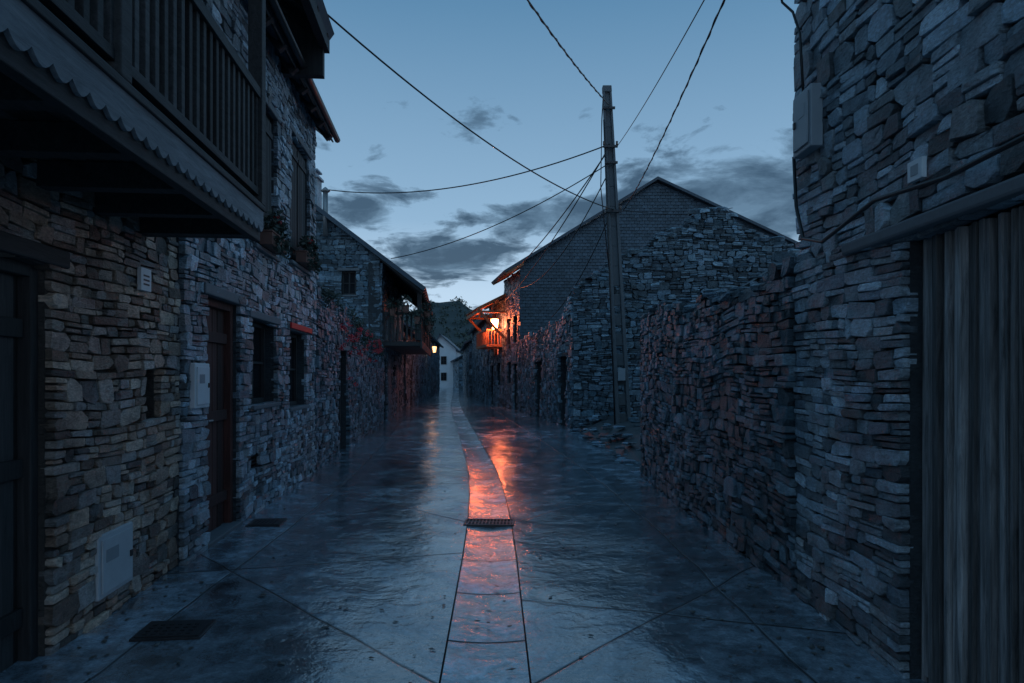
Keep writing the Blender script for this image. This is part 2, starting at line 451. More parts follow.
for y in ys:
    for x in lin(cen(y)-HW+.005,cen(y)+HW-.005,6):
        m.v.append((x,y,.006-.016*(1-((x-cen(y))/HW)**2)));m.t.append((.5,.5,1));m.uv.append((x-cen(y),y))
for i in range(len(ys)-1):
    for k in range(nc-1):m.f.append((i*nc+k,i*nc+k+1,(i+1)*nc+k+1,(i+1)*nc+k))
o=mk('drain_channel',m,M_chan,None,0,True);o['kind']='structure'
m=MB();m.add([(-700,-300,-.06),(700,-300,-.06),(700,900,-.06),(-700,900,-.06)],[(0,1,2,3)])
g=mk('ground',m,M_earth);g['kind']='structure'
# grate
G=Frame((cen(7.35),7.35),(1,-.03),(0.03,1))
th=thing('drain_grate','rusty iron slotted grate across the street gutter','drain grate',(cen(7.35),7.35,0))
m=MB();m.box(G,-.27,.27,-.02,.022,-.15,-.125);m.box(G,-.27,.27,-.02,.022,.125,.15);m.box(G,-.27,-.245,-.02,.022,-.125,.125);m.box(G,.245,.27,-.02,.022,-.125,.125)
mk('frame',m,M_metal,th,.003)
m=MB()
for i in range(13):
    x=-.225+i*.0375;m.box(G,x-.007,x+.007,-.015,.018,-.125,.125)
m.box(G,-.245,.245,-.014,.015,-.012,.012)
mk('bars',m,M_metal,th)
m=MB();m.box(G,-.245,.245,-.02,.006,-.125,.125);mk('pit_shade',m,M_cable,th)  # black plate under the bars paints the shade of the hollow
for i,(x,y,w_,l_,lb) in enumerate(((-2.05,4.15,.2,.15,'rectangular iron inspection cover beside the house wall'),(-2.55,7.1,.17,.17,'small square iron cover set in the paving'))):
    th=thing('manhole_cover',lb,'manhole cover',(x,y,0),'iron covers in the paving')
    F=Frame((x,y),(1,.09),(-.09,1));z=zroad(x,y)
    m=MB();m.box(F,-w_,w_,z-.03,z+.012,-l_,l_);mk('frame',m,M_metal,th,.004)
    m=MB();m.box(F,-w_+.02,w_-.02,z,z+.017,-l_+.02,l_-.02)
    for a in range(6):
        for b in range(4):
            m.box(F,-w_+.05+a*(2*w_-.1)/6,-w_+.05+(a+.5)*(2*w_-.1)/6,z+.017,z+.021,-l_+.05+b*(2*l_-.1)/4,-l_+.05+(b+.5)*(2*l_-.1)/4)
    mk('lid',m,M_metal,th)
R=random.Random(5);m=MB()
for i in range(520):
    y=3.2+R.random()**1.6*16;x=R.uniform(-2.2-.09*y,1.75)
    if R.random()<.5: x=R.choice((-2.15-.09*y+abs(R.gauss(0,.2)),1.8-abs(R.gauss(0,.25))))
    z=zroad(x,y)+.004;s=R.uniform(.008,.024);a=R.uniform(0,6.3)
    P=[];k=6
    for j in range(k):
        q=a+6.283*j/k;rr=s*R.uniform(.6,1.1)*(1.4 if j%3==0 else .8);P.append((x+math.cos(q)*rr,y+math.sin(q)*rr,z+R.uniform(0,.006)))
    P.append((x,y,z+s*.3));m.add(P,[(j,(j+1)%k,k) for j in range(k)],(R.random(),R.random(),1))
o=mk('fallen_leaves',m,M_leafb);o['kind']='stuff'

m=MB();nx,ny=26,40
for j in range(ny+1):
    for i in range(nx+1):
        y=10.2+9.2*j/ny;s=i/nx
        x0=interp([(10,2.0),(12,2.02),(19,1.62)],y);x=x0+s*7
        hh=.50*min(1,s*7/.9)**.7*min(1,max(0,(y-10.2)/3.0))
        z=-.05+hh+.03*math.sin(x*7+y*3)*math.sin(y*6.1)+.02*math.sin(x*17+y*13)
        m.v.append((x,y,z));m.t.append((.5,.5,1))
for j in range(ny):
    for i in range(nx):
        a=j*(nx+1)+i;m.f.append((a,a+1,a+nx+2,a+nx+1))
o=mk('earth_bank',m,M_earth,None,0,True);o['kind']='structure'
m=MB();R=random.Random(9)
def rock(m,x,y,z,s,R):
    k=6;V=[];a0=R.uniform(0,6);fl=R.uniform(.45,.9)
    for l,(hz,rr) in enumerate(((-.3,.9),(.35,1.0),(.6,.8))):
        for j in range(k):
            a=a0+6.283*j/k;q=s*rr*R.uniform(.75,1.15);V.append((x+math.cos(a)*q*1.3,y+math.sin(a)*q,z+hz*s*fl*R.uniform(.8,1.1)))
    V.append((x,y,z+s*.62*fl));f=[]
    for l in range(2):
        for j in range(k):f.append((l*k+j,l*k+(j+1)%k,(l+1)*k+(j+1)%k,(l+1)*k+j))
    for j in range(k):f.append((2*k+j,2*k+(j+1)%k,3*k))
    m.add(V,f,(R.random(),R.random(),1))
for i in range(190):
    y=R.uniform(10.6,18.8);x0=interp([(10,2.0),(12,2.02),(19,1.62)],y)
    s=R.random()**2*3
    rock(m,x0+s-.05,y,.02+.5*min(1,s/.9)**.7*min(1,(y-10.2)/3),R.uniform(.03,.12),R)
o=mk('rubble',m,M_dark);o['kind']='stuff'

# ------------------------------------------------------------ LEFT HOUSES
LD=(-.09,1);LN=(1,.09)
FL=Frame((-2.2,0),LD,LN)
H1=thing('balcony_house','brown stone house with dark wooden balcony over the street','house',(-2.3,3,0))
ops=[(1.7,3.75,.0,2.2),(4.88,5.13,1.28,1.64),(2.3,3.3,2.85,4.8)]
m=MB();masonry(m,FL,.2,5.5,0,6.2,ops,ch=(.055,.14),sw=(.08,.30),dep=.024,seed=11,gap=.007,split=.5,bulge=.012)
mk('wall',m,M_warm,H1)
m=MB();m.box(FL,.2,5.45,-.02,6.2,-6,-.42);mk('rear_wall',m,M_warm,H1)
dd=door(H1,FL,1.7,3.75,.0,2.2,-.12,M_wood,M_woodY,.16,seed=3)
m=MB();m.box(FL,4.86,5.15,1.26,1.66,-.22,-.19);mk('pane',m,M_glass,H1)
window(H1,FL,2.3,3.3,2.85,4.8,-.14,3)
m=MB();m.slab([FL.p(-.5,6.0,1.05),FL.p(5.9,6.0,1.05),FL.p(5.9,8.6,-3),FL.p(-.5,8.6,-3)],.14);m.slab([FL.p(-.5,6.0,-7),FL.p(5.9,6.0,-7),FL.p(5.9,8.6,-3),FL.p(-.5,8.6,-3)],.139)
rf=mk('roof',m,M_slate,H1)
def soffit(m,F,u0,u1,va,wa,vb,wb,t=.02):
    m.slab([F.p(u0,va,wa),F.p(u1,va,wa),F.p(u1,vb,wb),F.p(u0,vb,wb)],t)
m=MB()
for i in range(10):
    u=.1+i*.6;m.beam(FL.p(u,6.55,-.1),FL.p(u,5.86,.98),.05,.07)
soffit(m,FL,-.3,5.8,5.90,.99,6.58,-.1)
mk('rafters',m,M_wood,rf)
B0,B1,BW=.6,4.95,.80
m=MB()
for i in range(9):
    w0=.0+i*BW/9;m.box(FL,B0,B1,2.74,2.775,w0+.003,w0+BW/9-.003,(random.Random(i).random(),.5,1))
for i in range(8):
    u=B0+.1+i*(B1-B0-.2)/7;m.box(FL,u-.05,u+.05,2.60,2.738,-.1,BW-.05)
bal=mk('balcony',m,M_woodY,H1,.004)
m=MB()
n=int((B1-B0)/.12);pitch=(B1-B0)/n
def scallop(m,F,u0,p,n,vt,vb,w0,w1):
    for i in range(n):
        a=u0+i*p;K=6;bot=[]
        for k in range(K+1):
            x=a+p*k/K;z=vb-.04*math.sin(math.pi*k/K);bot.append((x,z))
        for k in range(K):
            m.hexa([F.p(bot[k][0],bot[k][1],w0),F.p(bot[k+1][0],bot[k+1][1],w0),F.p(bot[k+1][0],bot[k+1][1],w1),F.p(bot[k][0],bot[k][1],w1),
                    F.p(bot[k][0],vt,w0),F.p(bot[k+1][0],vt,w0),F.p(bot[k+1][0],vt,w1),F.p(bot[k][0],vt,w1)],(.5,.5,1))
scallop(m,FL,B0,pitch,n,2.80,2.68,BW,BW+.02)
mk('fascia',m,M_trim,bal)
m=MB();m.box(FL,B0,B1,2.58,2.76,BW-.06,BW-.003);m.box(FL,B1-.05,B1,2.60,2.77,0,BW-.06);m.box(FL,B0,B1,2.80,2.84,BW-.05,BW+.035);mk('edge_beam',m,M_woodY,bal,.005)
m=MB()
m.box(FL,B0,B1,3.60,3.67,BW-.055,BW+.025);m.box(FL,B0,B1,2.90,2.95,BW-.04,BW+.01)
k=int((B1-B0)/.105)
for i in range(k):
    u=B0+.05+i*.105
    if u>B1-.08:break
    m.box(FL,u-.022,u+.022,2.95,3.60,BW-.035,BW+.005,(random.Random(i).random(),.5,1))
m.box(FL,B1-.05,B1-.001,3.601,3.668,0,BW-.055)
for i in range(7):
    w=.06+i*.1;m.box(FL,B1-.045,B1-.01,2.84,3.60,w,w+.035)
mk('railing',m,M_woodY,bal,.003)
for u in(B0+.05,2.8,B1-.04):
    m=MB();m.box(FL,u-.05,u+.05,2.84,5.9,BW-.065,BW+.035);mk('post',m,M_woodY,bal,.006)

# second house
FA=Frame((-2.16,0),LD,LN)
H2=thing('stone_house','grey stone house with red-brown door and small windows','house',(-2.9,8,0))
ops=[(6.07,6.97,.10,2.31),(7.4,8.45,1.27,2.22),(9.1,10.2,1.16,2.2),(7.4,7.75,.55,.72),(7.5,8.45,3.05,4.75),(9.2,10.4,3.15,4.9)]
m=MB();masonry(m,FA,5.5,10.9,0,5.75,ops,ch=(.06,.135),sw=(.10,.32),dep=.028,seed=21,gap=.006,split=.45,bulge=.012)
mk('wall',m,M_grey,H2)
m=MB();m.box(FA,5.52,10.88,-.02,5.7,-6,-.42);mk('rear_wall',m,M_grey,H2)
door(H2,FA,6.07,6.97,.10,2.31,-.12,M_woodred,M_slab,.13,seed=8)
window(H2,FA,7.4,8.45,1.27,2.22,-.16,1)
window(H2,FA,9.1,10.2,1.16,2.2,-.16,1)
window(H2,FA,7.5,8.45,3.05,4.75,-.10,2,shut=True)
window(H2,FA,9.2,10.4,3.15,4.9,-.10,2,shut=True)
m=MB()
for i in range(4):m.box(FA,7.40,7.75,.56+i*.042,.575+i*.042,-.1,-.05)
m.box(FA,7.38,7.77,.53,.74,-.16,-.12);m.box(FA,7.39,7.41,.54,.73,-.13,-.04);m.box(FA,7.74,7.76,.54,.73,-.13,-.04);mk('vent',m,M_metal,H2)
m=MB()
m.slab([FA.p(5.95,5.58,.26),FA.p(11.25,5.58,.26),FA.p(11.25,8.2,-3),FA.p(5.95,8.2,-3)],.16)
m.slab([FA.p(5.95,5.58,-6.5),FA.p(11.25,5.58,-6.5),FA.p(11.25,8.2,-3),FA.p(5.95,8.2,-3)],.119)
m.slab([FA.p(5.95,6.0,.66),FA.p(8.75,6.0,.66),FA.p(8.75,6.9,-.6),FA.p(5.95,6.9,-.6)],.12)
rf=mk('roof',m,M_slate,H2)
m=MB()
for i in range(9):
    u=6.1+i*.6
    m.beam(FA.p(u,5.72,-.05),FA.p(u,5.38,.22),.04,.055)
soffit(m,FA,5.96,11.2,5.43,.24,5.76,-.06)
for i in range(5):
    u=6.1+i*.62
    m.beam(FA.p(u,6.35,-.1),FA.p(u,5.85,.58),.045,.06)
soffit(m,FA,5.96,8.72,5.90,.60,6.42,-.1)
m.box(FA,5.96,8.74,5.74,5.92,.50,.60)
m.box(FA,8.60,8.72,5.40,6.3,-.02,.54)
mk('rafters',m,M_wood,rf)
m=MB();m.tube([FA.p(5.9,5.54,.29),FA.p(11.25,5.48,.29)],.05,8);mk('gutter',m,M_metal,rf,0,True)
def leaves(m,c,r,n,R,s=(.02,.045)):
    for i in range(n):
        d=Vector((R.gauss(0,1),R.gauss(0,1),R.gauss(0,1)));d.normalize();d*=R.random()**.4
        p=Vector(c)+Vector((d.x*r[0],d.y*r[1],d.z*r[2]))
        a=Vector((R.gauss(0,1),R.gauss(0,1),R.gauss(0,1))).normalized();b=a.cross(Vector((R.gauss(0,1),R.gauss(0,1),R.gauss(0,1)))).normalized()
        q=R.uniform(*s)
        m.add([tuple(p-a*q),tuple(p-b*q*.5),tuple(p+a*q),tuple(p+b*q*.5)],[(0,1,2,3)],(R.random(),R.random(),1))
def planter(F,u0,u1,v,w,seed,lab='small flower box with trailing plants on a window sill'):
    R=random.Random(seed);th=thing('flower_box',lab,'flower box',F.p((u0+u1)/2,v,w),'flower boxes on the house fronts')
    m=MB();m.box(F,u0,u1,v,v+.14,w-.07,w+.07);m.box(F,u0-.01,u1+.01,v+.14,v+.16,w-.08,w+.08);mk('box',m,M_terra,th,.005)
    m=MB()
    k=max(3,int((u1-u0)/.14))
    for i in range(k):
        p=F.p(u0+(u1-u0)*(i+.5)/k,v+.25+R.uniform(-.03,.08),w+.03);leaves(m,p,(.1,.1,.15),60,R)
        p=F.p(u0+(u1-u0)*(i+.5)/k,v+.05,w+.1);leaves(m,p,(.05,.07,.14),26,R)
    mk('foliage',m,M_leafd,th)
    m=MB();p=F.p(u0+(u1-u0)*.4,v+.33,w+.06);leaves(m,p,(.05,.07,.05),60,R,(.015,.028));mk('flower_cluster',m,M_leafr,th)
planter(FA,7.6,8.3,3.06,.10,3);planter(FA,9.4,10.2,3.16,.10,4)
m=MB();m.box(FA,9.02,10.35,2.22,2.30,.04,.065);o=mk('sign_board',m,M_red,None,.006,loc=FA.p(9.7,2.24,.06));tag(o,'narrow faded red board fixed above a small window','sign')
th=thing('house_number_plaque','small pale plaque on the brown stone wall','plaque',FL.p(4.8,2.2,.04))
m=MB();m.box(FL,4.72,4.88,2.19,2.35,.03,.06);pl=mk('plate',m,M_white,th,.004)
m=MB()
for z in(2.23,2.26,2.29):m.box(FL,4.755,4.845,z,z+.012,.06,.0615)
mk('printed_lines',m,M_metal,th)
def ubox(F,a,b,c,d,w0,w1,lab,mat=M_white,name='utility_box'):
    th=thing(name,lab,'utility box',F.p((a+b)/2,c,w0))
    m=MB();m.box(F,a,b,c,d,w0,w1);mk('casing',m,mat,th,.008)
    m=MB();m.box(F,a+.03,b-.03,c+.03,d-.03,w1+.001,w1+.012);dd=mk('door',m,mat,th,.004)
    m=MB();m.box(F,b-.075,b-.05,(c+d)/2-.02,(c+d)/2+.02,w1+.012,w1+.022);mk('lock',m,M_metal,dd)
    m=MB();h=(d-c);m.box(F,a+.07,a+.07+(b-a)*.35,c+h*.55,c+h*.75,w1+.0125,w1+.014);mk('label_plate',m,M_greybox,dd)
    return th
ubox(FL,4.21,4.67,.20,.60,.0,.028,'low painted meter cabinet set in the brown stone wall',M_cab)
ubox(FA,5.64,5.98,1.32,1.70,.0,.048,'white meter box on the grey stone wall by the door')

# low wall with creeper
WL=thing('garden_wall','low dark rubble stone wall with creeper and plank door','stone wall',(-3.6,15,0))
hW=[(10.9,3.05),(14,2.9),(18,2.65),(21.3,2.45)]
m=MB();masonry(m,FA,10.92,21.3,0,3.3,[(13.2,14.3,.05,2.1)],h=hW,ch=(.09,.18),sw=(.13,.42),dep=.045,seed=31,rag=.07,bulge=.03)
mk('wall',m,M_dark,WL)
door(WL,FA,13.2,14.3,.05,2.1,-.2,M_wood,M_slab,seed=5)
m=MB();R=random.Random(8)
for i in range(50):
    u=R.uniform(14.2,21);v=interp(hW,u)+.08-abs(R.gauss(0,.35));leaves(m,FA.p(u,v,.05),(.10,.26,.16),40,R,(.02,.04))
for i in range(12):
    u=R.uniform(11,13.2);leaves(m,FA.p(u,3.1-R.random()*.3,.03),(.08,.2,.1),40,R,(.02,.04))
o=mk('creeper_foliage',m,M_leafd,None,0,False,loc=FA.p(16,2,0));tag(o,'dark green creeper hanging over the top of a stone wall','climbing plant')
m=MB()
for i in range(46):
    u=R.uniform(12.5,20.5);v=2.65-abs(R.gauss(0,.45));leaves(m,FA.p(u,v,.14),(.06,.14,.05),14,R,(.02,.036))
mk('red_leaves',m,M_leafr,o)

# gallery house
H3=thing('gallery_house','stone gable house with wooden gallery under a long eave','house',(-4.5,25,0))
FC=Frame((-4.12-4.5,21.3),(1,0),(0,-1))
hp=[(0,7.4),(1.4,7.75),(4.5,5.32)]
m=MB();masonry(m,FC,0,4.5,0,7.8,[(3.3,3.75,4.1,4.85)],h=hp,ch=(.09,.19),sw=(.14,.42),dep=.022,seed=41,bulge=.01)
masonry(m,FA,21.31,31,0,5.1,[(22.0,23.0,0.05,2.15),(25.5,26.4,1.1,2.0),(23.4,24.4,2.75,4.6),(27,28,2.75,4.6)],ch=(.13,.26),sw=(.2,.55),dep=.04,seed=42,lod=1)
mk('wall',m,M_dark,H3)
m=MB();m.box(W,-8.9,-5.3,-.02,5.0,21.75,30.9);mk('rear_wall',m,M_dark,H3)
window(H3,FC,3.3,3.75,4.1,4.85,-.12,1)
door(H3,FA,22,23,.05,2.15,-.2,M_wood,seed=6);window(H3,FA,25.5,26.4,1.1,2.0)
door(H3,FA,23.4,24.4,2.75,4.6,-.15,M_wood,seed=7,lin=False);door(H3,FA,27,28,2.75,4.6,-.15,M_wood,seed=7,lin=False)
def xl(y,w):return -2.2-.09*y+w
e=1.42
m=MB()
ya,yb=21.0,31.2
m.slab([(xl(ya,e)+.02,ya,4.30),(xl(yb,e),yb,4.30),(xl(yb,-3.1),yb,7.72),(xl(ya,-3.1),ya,7.72)],.13)
m.slab([(xl(ya,-7),ya,4.9),(xl(yb,-7),yb,4.9),(xl(yb,-3.1),yb,7.72),(xl(ya,-3.1),ya,7.72)],.129)
rf=mk('roof',m,M_slate,H3)
m=MB()
for i in range(16):
    y=21.15+i*.64;m.beam((xl(y,e-.05),y,4.17),(xl(y,0),y,5.25),.04,.06)
m.slab([(xl(ya,e-.06),ya+.05,4.20),(xl(yb,e-.06),yb-.05,4.20),(xl(yb,0),yb-.05,5.27),(xl(ya,0),ya+.05,5.27)],.02)
mk('rafters',m,M_wood,rf)
m=MB();cx,cy=-6.6,22.4
m.box(W,cx-.28,cx+.28,6.6,8.0,cy-.28,cy+.28);m.box(W,cx-.34,cx+.34,8.0,8.08,cy-.34,cy+.34)
for a in(-.15,.15):m.box(W,cx+a-.06,cx+a+.06,8.08,8.24,cy-.2,cy+.2)
m.box(W,cx-.3,cx+.3,8.24,8.30,cy-.28,cy+.28)
mk('chimney',m,M_grey,rf,.01)
m=MB();m.tube([(-5.78,21.15,5.9),(-5.78,21.15,7.25)],.08,10);m.tube([(-5.78,21.15,7.25),(-5.78,21.15,7.3),(-5.78,21.15,7.42)],.1,10,rr=[.08,.15,.02]);mk('flue_pipe',m,M_steel,rf,0,True)
m=MB();m.box(FA,21.5,30.5,2.52,2.66,0,1.2);m.box(FA,21.45,30.55,2.44,2.7,1.2,1.26)
bal=mk('balcony',m,M_woodY,H3,.01)
m=MB();m.box(FA,21.5,30.5,3.5,3.58,1.15,1.23);m.box(FA,21.42,21.5,3.5,3.58,0,1.23)
for i in range(64):
    u=21.55+i*.14;m.box(FA,u-.03,u+.03,2.7,3.5,1.17,1.2)
for i in range(8):
    w=.08+i*.14;m.box(FA,21.44,21.48,2.7,3.5,w-.03,w+.03)
mk('railing',m,M_wood,bal)
for u in(21.5,24.5,27.5,30.4):
    m=MB();m.box(FA,u-.07,u+.07,2.7,4.3,1.1,1.24);mk('post',m,M_wood,bal)
for i,(u,w,s,v) in enumerate(((21.3,.35,.1,3.45),(21.3,.75,.12,3.55),(21.25,1.1,.1,3.2),(22.6,1.36,.12,3.5),(23.6,1.36,.11,3.1),(24.6,1.36,.1,3.4),(26.0,1.36,.12,3.3),(27.4,1.36,.12,3.5))):
    th=thing('flower_pot','terracotta flower pot hanging on the gallery rail','flower pot',FA.p(u,v,w),'pots on the wooden gallery')
    c=Vector(FA.p(u,0,w));m=MB();m.tube([(c.x,c.y,v),(c.x,c.y,v+.2),(c.x,c.y,v+.22)],s,10,rr=[s*.7,s,s*1.15]);mk('pot',m,M_terra,th)
    m=MB();leaves(m,(c.x,c.y,v+.35),(.24,.24,.22),130,random.Random(i),(.03,.06));leaves(m,(c.x,c.y,v-.02),(.2,.2,.28),60,random.Random(i+9),(.03,.05));mk('foliage',m,M_leafd,th)

def row_house(name,lab,x0,y0,x1,y1,side,depth,ez,rzh,mat,seed,wins,over=.4):
    L=y1-y0;F=Frame((x0,y0),((x1-x0)/L,1),(side,(-(x1-x0)/L)*side))
    th=thing(name,lab,'house',(x0,y0,0),'stone houses along the street')
    ops=[w[:4] for w in wins]
    m=MB();masonry(m,F,0,L,0,ez,ops,ch=(.16,.3),sw=(.22,.6),dep=.05,seed=seed,lod=1,split=.4)
    FGa=Frame((x0-side*depth,y0),(side,0),(0,-1))
    masonry(m,FGa,0,depth-.02,0,rzh,(),h=[(0,ez),(depth/2,rzh),(depth,ez)],ch=(.16,.3),sw=(.22,.6),dep=.05,seed=seed+1,lod=1,split=.4)
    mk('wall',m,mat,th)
    m=MB();m.box(F,.45,L-.05,-.02,ez-.05,-depth,-.42);mk('rear_wall',m,mat,th)
    for w in wins:
        if w[4]=='d':door(th,F,*w[:4],seed=seed,handle=False)
        elif w[4]=='l':window(th,F,*w[:4],glass=M_roomred)
        else:window(th,F,*w[:4])
    k=(rzh-ez)/(depth/2)
    m=MB();m.slab([F.p(-.3,ez-over*k+.12,over),F.p(L+.1,ez-over*k+.12,over),F.p(L+.1,rzh+.12,-depth/2),F.p(-.3,rzh+.12,-depth/2)],.12)
    m.slab([F.p(-.3,ez-over*k+.12,-depth-over),F.p(L+.1,ez-over*k+.12,-depth-over),F.p(L+.1,rzh+.12,-depth/2),F.p(-.3,rzh+.12,-depth/2)],.119)
    mk('roof',m,M_slate,th)
    return th,F
row_house('stone_house','dark stone house with slate roof beyond the gallery',-4.9,31.4,-5.35,42,1,6,3.7,5.2,M_dark,51,[(2,3,.05,2.1,'d'),(5,6,1.1,2.1,'w'),(5,6,2.7,3.5,'w')])
row_house('stone_house','low stone house with slate roof near the street bend',-5.45,42.5,-6.6,62,1,7,4.2,5.7,M_dark,53,[(3,4,.05,2.1,'d'),(7,8,1.2,2.2,'w')])
H7,FK=row_house('stone_house','narrow stone house carrying the lit wooden canopy',-.42,32.7,-1.2,36.5,-1,6,5.2,6.6,M_dark,54,[(.7,1.5,1.1,2.2,'w'),(1.2,2.4,2.6,3.7,'l'),(2.6,3.4,.05,2.1,'d')],.3)
row_house('stone_house','stone house with small windows beyond the lit canopy',-1.3,36.6,-2.9,50,-1,7,4.7,6.6,M_dark,55,[(2,3,.05,2.1,'d'),(6,7,1.2,2.2,'w'),(2,3,3,4,'w')])
row_house('stone_house','low stone house where the street turns',-3.2,51,-5.0,70,-1,7,4.1,5.8,M_dark,57,[(3,4,.05,2.1,'d'),(8,9,1.2,2.2,'w')])
def end_house(lab,x0,x1,y0,y1,ez,rz_,mat,n=1,z0=0):
    th=thing('white_house',lab,'house',((x0+x1)/2,y0,z0),'pale houses at the end of the street')
    m=MB();m.box(W,x0,x1,0,ez,y0,y1)
    xm=x0+(x1-x0)*.35
    m.add([(x0,y0,ez),(x1,y0,ez),(xm,y0,rz_),(x0,y1,ez),(x1,y1,ez),(xm,y1,rz_)],[(0,1,2),(3,5,4)])
    mk('wall',m,mat,th)
    m=MB();k=(rz_-ez)/(x1-xm)
    m.slab([(x0-.3,y0-.4,ez-.2),(x0-.3,y1+.3,ez-.2),(xm,y1+.3,rz_+.1),(xm,y0-.4,rz_+.1)],.15)
    m.slab([(x1+.4,y0-.4,ez-.4*k+.1),(x1+.4,y1+.3,ez-.4*k+.1),(xm,y1+.3,rz_+.1),(xm,y0-.4,rz_+.1)],.149)
    mk('roof',m,M_slate,th)
    F=Frame((x0,y0),(1,0),(0,-1))
    for i in range(n):
        a=(i+.5)*(x1-x0)/n-.35
        for z in(.9,2.9):
            if z+1.0<ez:window(th,F,a,a+.7,z,z+1.0,.05,1,lin=False,sill=False)
end_house('small whitewashed house closing the street',-9.9,-6.9,84,92,4.9,6.6,M_wall_white,1)
row_house('stone_house','low dark house side-on beyond the street bend',-5.6,72,-7.2,84,-1,5,3.4,4.8,M_dark,59,[(3,4,1,2,'w')])

# ------------------------------------------------------------ RIGHT SIDE
FR=Frame((2.0,0),(0,1),(-1,0))
H5=thing('stone_barn','tall rough stone barn with weathered plank door','house',(2.3,3,0))
m=MB();masonry(m,FR,.4,4.8,0,2.38,[(2.55,3.48,-.01,2.30)],ch=(.05,.11),sw=(.10,.36),dep=.026,seed=61,gap=.005,split=.5,bulge=.012)
masonry(m,FR,.4,4.8,2.38,7.2,(),ch=(.07,.16),sw=(.12,.36),dep=.024,seed=62,gap=.006,split=.5,bulge=.012)
mk('wall',m,M_grey,H5)
m=MB();m.box(W,2.42,7.5,-.02,7.2,.42,4.78);mk('rear_wall',m,M_grey,H5)
m=MB();m.slab([(1.7,0,7.05),(1.7,5.0,7.05),(4.9,5.0,9.2),(4.9,0,9.2)],.14);m.slab([(8,0,7.05),(8,5.0,7.05),(4.9,5.0,9.2),(4.9,0,9.2)],.139);mk('roof',m,M_slate,H5)
R=random.Random(12);m=MB();x=2.56
while x<3.46:
    wd=R.uniform(.022,.055);wd=min(wd,3.475-x);k=R.uniform(-.022,.018);tp=2.285-R.uniform(0,.006)
    lean=R.uniform(-.018,.018);g0,g1=R.uniform(.001,.005),R.uniform(.001,.005)
    if wd<.016:break
    bz=R.uniform(.02,.09)
    m.hexa([FR.p(x+g0,bz,-.10),FR.p(x+wd-g1,bz+R.uniform(-.02,.02),-.10),FR.p(x+wd-g1,bz,-.065+k),FR.p(x+g0,bz,-.065+k+R.uniform(-.01,.01)),
            FR.p(x+g0+lean,tp,-.10),FR.p(x+wd-g1+lean,tp,-.10),FR.p(x+wd-g1+lean,tp,-.065+k),FR.p(x+g0+lean,tp,-.065+k+R.uniform(-.01,.01))],(R.random(),R.random(),1))
    x+=wd
dd=mk('door',m,M_woodg,H5,.003)
m=MB();m.box(FR,2.56,3.47,2.24,2.31,-.2,-.13);m.box(FR,2.57,3.46,.5,.6,-.14,-.102);m.box(FR,2.57,3.46,1.7,1.8,-.14,-.102);m.box(FR,2.57,3.46,.02,2.28,-.22,-.141);mk('frame',m,M_wood,dd,.006)
m=MB();m.box(FR,1.3,4.05,2.305,2.375,-.24,.05);mk('lintel',m,M_slab,dd,.015)
m=MB();m.box(FR,2.5,3.48,-.02,.03,-.3,.02);mk('threshold',m,M_slab,dd,.01)
ubox(FR,4.34,4.62,3.06,3.46,.02,.10,'grey junction box fixed near the barn corner',M_greybox,'junction_box')
th=thing('house_number_plaque','small pale blue plaque above the plank door lintel','plaque',FR.p(3.35,2.5,.05))
m=MB();m.box(FR,3.24,3.36,2.54,2.64,.03,.055);mk('plate',m,M_white,th,.003)
m=MB();m.box(FR,3.27,3.33,2.565,2.615,.055,.057);mk('panel',m,M_greybox,th)
m=MB();pts=[FR.p(4.7,3.1,.06),FR.p(4.66,2.75,.06),FR.p(4.5,2.50,.08),FR.p(4.2,2.42,.09),FR.p(3.9,2.47,.09),FR.p(3.6,2.52,.09),FR.p(3.0,2.47,.09),FR.p(2.2,2.50,.09),FR.p(1.2,2.5,.09)]
m.tube(pts,.012,6);o=mk('wall_cable',m,M_cable,None,0,True,loc=FR.p(3.5,2.5,.1));tag(o,'black cable draped along the stone barn wall','cable')
m=MB();m.tube([FR.p(4.75,5.0,.03),FR.p(4.78,4.6,.12),FR.p(4.8,4.4,.14),FR.p(4.8,4.22,.10),FR.p(4.74,4.12,.05),FR.p(4.6,3.9,.06),FR.p(4.5,3.46,.08)],.009,6);o=mk('wall_cable',m,M_cable,None,0,True,loc=FR.p(4.7,4,.1));tag(o,'looping black cable entering a junction box','cable')

FLW=Frame((1.985,0),(0,1),(-1,0))
WR=thing('rubble_wall','head high dry stone rubble wall along the street','stone wall',(2.2,7,0))
hp=[(4.8,2.34),(5.2,2.36),(5.6,2.28),(6,2.30),(7.2,2.42),(7.7,2.30),(8.3,2.40),(9.3,2.58),(10.4,2.45)]
m=MB();masonry(m,FLW,4.805,10.4,0,2.8,(),h=hp,ch=(.055,.15),sw=(.09,.32),dep=.045,seed=71,gap=.006,rag=.06,wave=.025,thick=.5,bulge=.018,split=.5)
FE=Frame((1.99,10.42),(1,0),(0,1))
masonry(m,FE,0,.5,0,2.5,(),ch=(.1,.2),sw=(.15,.4),dep=.04,seed=72,thick=.1)
R=random.Random(3)
for i in range(190):
    y=R.uniform(4.9,10.35);rock(m,R.uniform(2.03,2.42),y,interp(hp,y)+R.uniform(-.05,.05),R.uniform(.05,.12),R)
mk('wall',m,M_dark,WR)

